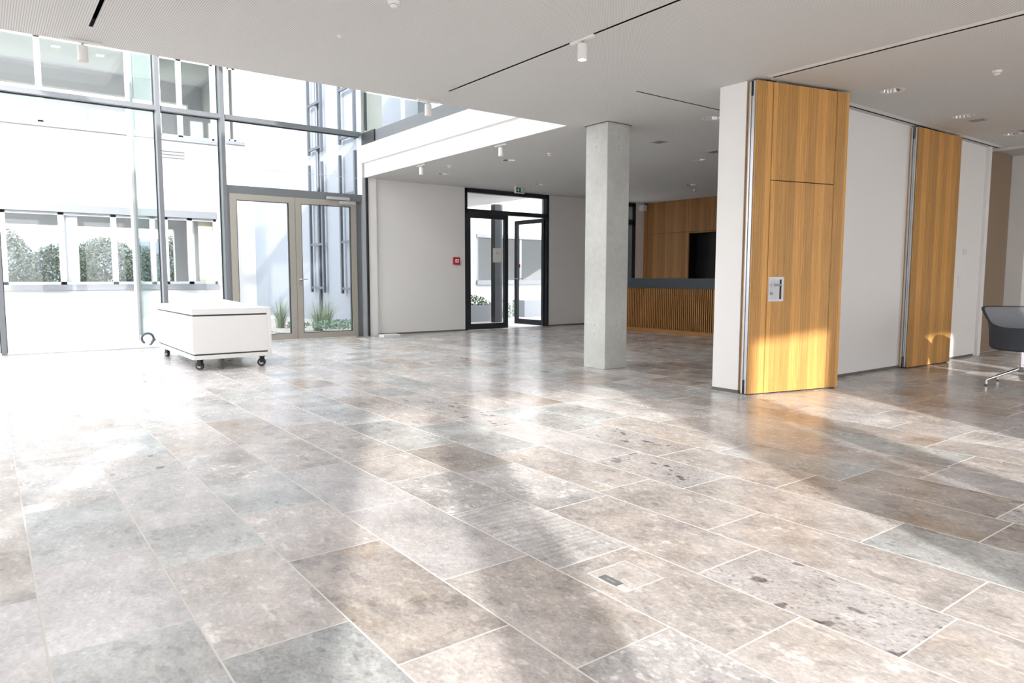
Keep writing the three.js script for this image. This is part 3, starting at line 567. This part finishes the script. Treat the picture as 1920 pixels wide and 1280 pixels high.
// neighbouring white building, seen through the facade
{
  const t = thing('neighbouring_building', 'white rendered building with grey ribbon windows across the courtyard', 'building', [0, 0, -23]);
  const ug = [[-9, 5.85, 0.87, 2.85], [-9, 3.6, 5.2, 7.5], [4.37, 5.9, 5.2, 7.5], [6.3, 6.55, 5.25, 7.5]];
  obj('front_wall', wallZ(-12, 7.0, -0.07, 8.4, -0.35, 0, ug), M.render, t);
  obj('rear_wall', wallZ(-12, 7.0, -0.07, 8.4, -6.3, -6, [[-9, 5.85, 0.87, 2.85], [-9, 6.5, 5.2, 7.5]]), M.render, t);  // upper opening added so the rooms behind the front windows are lit
  obj('end_wall', [bx(-12.3, -12, -0.07, 8.4, -6.3, 0), bx(7, 7.3, -0.07, 8.4, -6.3, 0)], M.render, t);
  obj('floor_slab', [bx(-12, 7, -0.07, 0.05, -6, -0.35), bx(-12, 7, 3.3, 3.9, -6, -0.35)], M.roomGrey, t);
  obj('roof', bx(-12.3, 7.3, 8.2, 8.5, -6.3, 0), M.roomGrey, t);
  obj('room_divider', [bx(-12, 7, 3.9, 6.6, -3.2, -3), bx(4.15, 4.25, 3.9, 8.2, -4, -0.4), bx(5.4, 5.85, 0.05, 3.3, -1.2, -0.9)], M.roomGrey, t);
  obj('blind_box', [bx(-9, 5.85, 2.85, 3.06, -0.3, 0.05)], M.frameGrey, t);
  obj('sill', [bx(-9, 5.85, 0.72, 0.87, -0.3, 0.08), bx(-9, 3.62, 5.1, 5.2, -0.3, 0.08), bx(4.35, 5.92, 5.08, 5.2, -0.3, 0.08), bx(6.2, 6.75, 5.16, 5.25, -0.3, 0.08)], M.frameGrey, t);
  obj('curtain', bx(5.42, 5.83, 0.9, 2.84, -0.5, -0.45), M.blind, t);
  const win = (x0, x1, y0, y1) => { const f = obj('window', [bx(x0, x0 + 0.07, y0, y1, -0.2, -0.1), bx(x1 - 0.07, x1, y0, y1, -0.2, -0.1), bx(x0, x1, y0, y0 + 0.08, -0.2, -0.1), bx(x0, x1, y1 - 0.07, y1, -0.2, -0.1)], M.frameLight, t); obj('pane', new THREE.PlaneGeometry(x1 - x0 - 0.14, y1 - y0 - 0.15).translate((x0 + x1) / 2, (y0 + y1) / 2 + 0.005, -0.155), M.glass, f); };
  const xs = [-9, -7.4, -5.8, -4.2, -2.6, -1.1, 0.48, 1.8, 3.07, 4.42, 5.1, 5.85]; for (let i = 0; i + 1 < xs.length; i++) win(xs[i], xs[i + 1], 0.87, 2.85);
  obj('post', bx(1.78, 2.2, 0.9, 2.85, -0.5, -0.25), M.frameLight, t);
  const xu = [-9, -7, -5, -3, -1, 1.47, 3.6]; for (let i = 0; i + 1 < xu.length; i++) win(xu[i], xu[i + 1], 5.2, 7.5); win(4.37, 4.95, 5.2, 7.5); win(4.95, 5.9, 5.2, 7.5); win(6.3, 6.55, 5.25, 7.5);
  for (const y of [4.58, 4.67, 4.76]) obj('vent_louvre', bx(4.39, 5.0, y, y + 0.035, 0, 0.05), M.frameGrey, t);
  for (const [x, y, z] of [[1.9, 7.6, -1.5], [3.0, 7.55, -1.5], [3.3, 6.0, -3.9]]) obj('ceiling_panel', bx(x, x + 0.22, y, y + 0.02, z, z + 0.22), M.white, t);
}
// wing wall with climbing frames
struct(obj('wall_wing', [bx(7.0, 7.3, -0.07, 8.4, -23, -12.45)], M.renderShade), 'white exterior wing wall with bluish shade painted in, behind the glass door', 'wall');
function trellis(z, label, y0, y1) {
  const t = thing('trellis', label, 'trellis', [6.9, 0, z]);
  for (const d of [-0.42, 0.42]) obj('bar', bx(-0.03, 0.03, y0, y1, d - 0.035, d + 0.035), M.zinc, t);
  for (let y = y0 + 0.12; y < y1; y += 1.1) obj('bracket', [bx(-0.02, 0.02, y - 0.03, y + 0.03, -0.42, 0.42), bx(0, 0.098, y - 0.03, y + 0.03, 0.1, 0.16)], M.zinc, t);
}
trellis(-17.55, 'lower dark metal climbing frame on the wing wall seen through the door', 0.7, 3.95); trellis(-17.55, 'upper dark metal climbing frame on the wing wall left of the pipe', 4.2, 8);
trellis(-15.6, 'lower dark metal climbing frame nearest the door jamb', 0.7, 3.95); trellis(-15.6, 'upper dark metal climbing frame nearest the facade end', 4.2, 8);
tag(obj('downpipe', [bar(V(6.955, -0.03, -17.55), V(6.955, 8.3, -17.55), 0.042, 0.042, 16)], M.zinc), 'grey rainwater pipe running down the wing wall', 'pipe');
{ // glass screen standing out from the facade
  const t = thing('glass_screen', 'greenish glass screen with white end post outside the facade', 'screen', [2.285, 0, -12.4]);
  obj('screen_glass', bx(-0.012, 0.012, 0.02, 6.3, -2.0, -0.05), M.glassGreen, t); obj('post', rb(-0.05, 0.05, -0.07, 6.3, -2.28, -2.0, 0.005), M.render, t); obj('base_rail', bx(-0.04, 0.04, -0.07, 0.03, -2.1, 0), M.frameLight, t);
}
{ // coiled hose outside, left of the desk
  const t = thing('hose_coil', 'coiled dark hose standing on the ground behind the facade left of the desk', 'hose', [2.1, -0.07, -12.72], -0.16);
  obj('coil', [0, 1].map((i) => new THREE.TorusGeometry(0.085, 0.017, 10, 40, 5.2).rotateZ(-1.0).translate(0, 0.17, 0.034 * i)), M.zinc, t);
  obj('hose_end', bar(V(0.11, 0.16, 0.02), V(0, 0.02, 0.02), 0.016, 0.016), M.zinc, t);
}
// planting bed
{
  const s = new THREE.Shape([[4.9, 14.2], [5.6, 13.2], [7, 13.0], [7, 19], [4.6, 19], [4.5, 16]].map(([x, z]) => new THREE.Vector2(x, z)));
  const g = new THREE.ExtrudeGeometry(s, { depth: 0.04, bevelEnabled: false }).rotateX(-Math.PI / 2).translate(0, -0.072, 0);
  tag(obj('gravel_bed', boxUV(g, 1.2), M.gravel), 'grey gravel planting bed along the wing wall', 'gravel', null, 'stuff');
}
function blades(n, h, spread, w, droop) {
  const pos = [], idx = [];
  for (let i = 0; i < n; i++) {
    const a = rr(0, 6.283), L = h * rr(0.6, 1.1), lean = spread * rr(0.1, 1), r0 = rr(0, 0.1), b = a + rr(-0.5, 0.5), N = 4, k = pos.length / 3;
    for (let j = 0; j <= N; j++) { const t = j / N, out = r0 + lean * t * t, y = L * (t - droop * t * t * lean), ww = w * (1 - t * 0.92), px = Math.cos(a) * out, pz = Math.sin(a) * out; pos.push(px - Math.sin(b) * ww, y, pz + Math.cos(b) * ww, px + Math.sin(b) * ww, y, pz - Math.cos(b) * ww); }
    for (let j = 0; j < N; j++) { const q = k + 2 * j; idx.push(q, q + 1, q + 2, q + 1, q + 3, q + 2); }
  }
  const g = new THREE.BufferGeometry(); g.setAttribute('position', new THREE.Float32BufferAttribute(pos, 3)); g.setIndex(idx); g.computeVertexNormals(); return g;
}
function leaves(n, rx, ry, rz, s) {
  const pos = [], idx = [];
  for (let i = 0; i < n; i++) {
    const a = rr(0, 6.283), c = rr(-1, 1), q = Math.sqrt(1 - c * c), r = Math.cbrt(rr(0.15, 1)), p = V(Math.cos(a) * q * rx * r, c * ry * r, Math.sin(a) * q * rz * r);
    const u = V(rr(-1, 1), rr(-1, 1), rr(-1, 1)).normalize().multiplyScalar(s * rr(0.6, 1.3)), v = V(rr(-1, 1), rr(-1, 1), rr(-1, 1)).cross(u).normalize().multiplyScalar(s * 0.42), k = pos.length / 3;
    for (const w of [p.clone().sub(u), p.clone().add(v), p.clone().add(u), p.clone().sub(v)]) pos.push(w.x, w.y, w.z);
    idx.push(k, k + 1, k + 2, k, k + 2, k + 3);
  }
  const g = new THREE.BufferGeometry(); g.setAttribute('position', new THREE.Float32BufferAttribute(pos, 3)); g.setIndex(idx); g.computeVertexNormals(); return g;
}
for (const [x, z, h, l] of [[5.25, -15.6, 0.85, 'ornamental grass clump behind the left glass door leaf'], [5.62, -14.35, 0.75, 'ornamental grass clump behind the right glass door leaf'], [6.3, -15.5, 0.85, 'ornamental grass clump by the right edge of the glass door']]) {
  const t = thing('ornamental_grass', l, 'grass', [x, -0.031, z], 0, 'grass clumps in the planting bed'); obj('blade_tuft', blades(190, h, 0.6, 0.0045, 0.7), M.grassBlade, t);
}
tag(obj('ground_cover', [leaves(900, 0.7, 0.1, 0.4, 0.035).translate(5.95, 0.12, -13.85), leaves(500, 0.35, 0.09, 0.3, 0.03).translate(6.5, 0.11, -13.9), leaves(300, 0.25, 0.09, 0.25, 0.03).translate(5.2, 0.11, -14.4)], M.leafGrey), 'low grey green ground cover outside the glass door', 'ground cover', null, 'stuff');
// entrance court seen through the open door
{
  const t = thing('court_building', 'white building with wide dark window seen through the entrance', 'building', [0, 0, -18]);
  obj('wall', wallZ(7.3, 24, -0.07, 5, -0.3, 0, [[12.1, 15.6, 0.95, 2.4]]), M.render, t);
  obj('window', [bx(12.1, 12.2, 0.95, 2.4, -0.2, -0.05), bx(13.8, 13.88, 0.95, 2.4, -0.2, -0.05), bx(15.5, 15.6, 0.95, 2.4, -0.2, -0.05), bx(12.1, 15.6, 2.3, 2.4, -0.2, 0.03), bx(12.1, 15.6, 0.86, 1.0, -0.2, 0.06)], M.frameGrey, t);
  obj('pane', bx(12.2, 15.5, 1.0, 2.3, -0.14, -0.13), M.glass, t);
  obj('room', [bx(11.5, 16.5, 0, 3.2, -4, -3.9), bx(11.5, 16.5, -0.05, 0, -4, -0.3), bx(11.5, 16.5, 3.2, 3.3, -4, -0.3), bx(11.4, 11.5, 0, 3.2, -4, -0.3), bx(16.5, 16.6, 0, 3.2, -4, -0.3)], M.roomGrey, t);
}
{
  const t = thing('canopy', 'flat pale entrance canopy roof outside the anthracite door', 'canopy', [0, 0, 0]);
  obj('soffit', slabY(7.3, 10.45, -17.2, -12.45, 2.95, 3.15), M.smoothCeiling, t); 
  const d = downlight.clone(); d.children.forEach((c) => { const k = c.clone(); k.position.set(9.25, 2.949, -13.6); t.add(k); });
}
{ const t = thing('canopy_post', 'dark square canopy post outside the closed glass leaf', 'post', [10.62, 0, -14.9]); obj('shaft', rb(-0.09, 0.09, -0.07, 2.95, -0.09, 0.09, 0.004), M.anthracite, t); obj('side_channel', bx(0.12, 0.19, -0.07, 2.95, -0.03, 0.03), M.zinc, t); for (const y of [0.9, 1.95]) obj('clip', bx(0.05, 0.2, y, y + 0.05, -0.02, 0.02), M.zinc, t); }
{ const t = thing('planter_box', 'grey rectangular planter behind the closed glass door leaf', 'planter', [10.1, 0, -15.6]); obj('trough', [bx(-1.3, 0.95, -0.07, 0.36, -0.3, -0.26), bx(-1.3, 0.95, -0.07, 0.36, 0.26, 0.3), bx(-1.3, -1.26, -0.07, 0.36, -0.3, 0.3), bx(0.91, 0.95, -0.07, 0.36, -0.3, 0.3)], M.planter, t); obj('soil', bx(-1.26, 0.91, 0.2, 0.3, -0.26, 0.26), M.bark, t); }
tag(obj('shrub', [leaves(1100, 0.5, 0.55, 0.32, 0.05).translate(9.65, 0.78, -15.6), leaves(350, 0.45, 0.2, 0.25, 0.045).translate(10.35, 0.42, -15.6)], M.leaf), 'leafy green shrub growing from the grey planter', 'shrub');
{ const t = thing('planter_box', 'small grey planter block seen through the open glass leaf', 'planter', [13.1, 0, -16.6]); obj('trough', bx(-0.45, 0.5, -0.07, 0.42, -0.3, 0.3), M.planter, t); }
tag(obj('shrub', leaves(700, 0.7, 0.3, 0.3, 0.04).translate(11.75, 0.18, -16.4), M.leafGrey), 'low pale shrub in the gap of the open door', 'shrub');
// trees and hill beyond the neighbouring building
for (let i = 0; i < 9; i++) {
  const x = -2 + i * 2.7 + rr(-0.2, 0.2), z = -47 + (i % 2 ? -2 : 2), h = rr(3.2, 4.6);
  const t = thing('tree', 'dark green tree of the far row seen through the neighbouring windows', 'tree', [x, -0.6, z], 0, 'far row of trees');
  obj('trunk', bar(V(0, 0, 0), V(0, h * 0.5, 0), 0.12, 0.07), M.bark, t); obj('crown', leaves(5000, 1.9, h * 0.5, 1.5, 0.12).translate(0, h * 0.52, 0), M.leafFar, t);
}
{
  const g = new THREE.PlaneGeometry(420, 26, 60, 6), p = g.attributes.position;
  for (let i = 0; i < p.count; i++) { const x = p.getX(i), t = (p.getY(i) + 13) / 26; p.setXYZ(i, x, -1 + t * (14 + 12 * fbm(x / 420 + 0.5, 0.3, 7, 3, 3, 700)), -60 * t * t); }
  g.computeVertexNormals(); const hill = obj('hill', g.translate(60, 0, -300), M.hill); tag(hill, 'hill ridge with pale blue haze painted in, on the horizon behind the trees', 'hill');
}
scene.traverse((o) => { if (o.isMesh) { o.castShadow = o.receiveShadow = true; } });
sun.castShadow = true;
renderer.render(scene, camera);
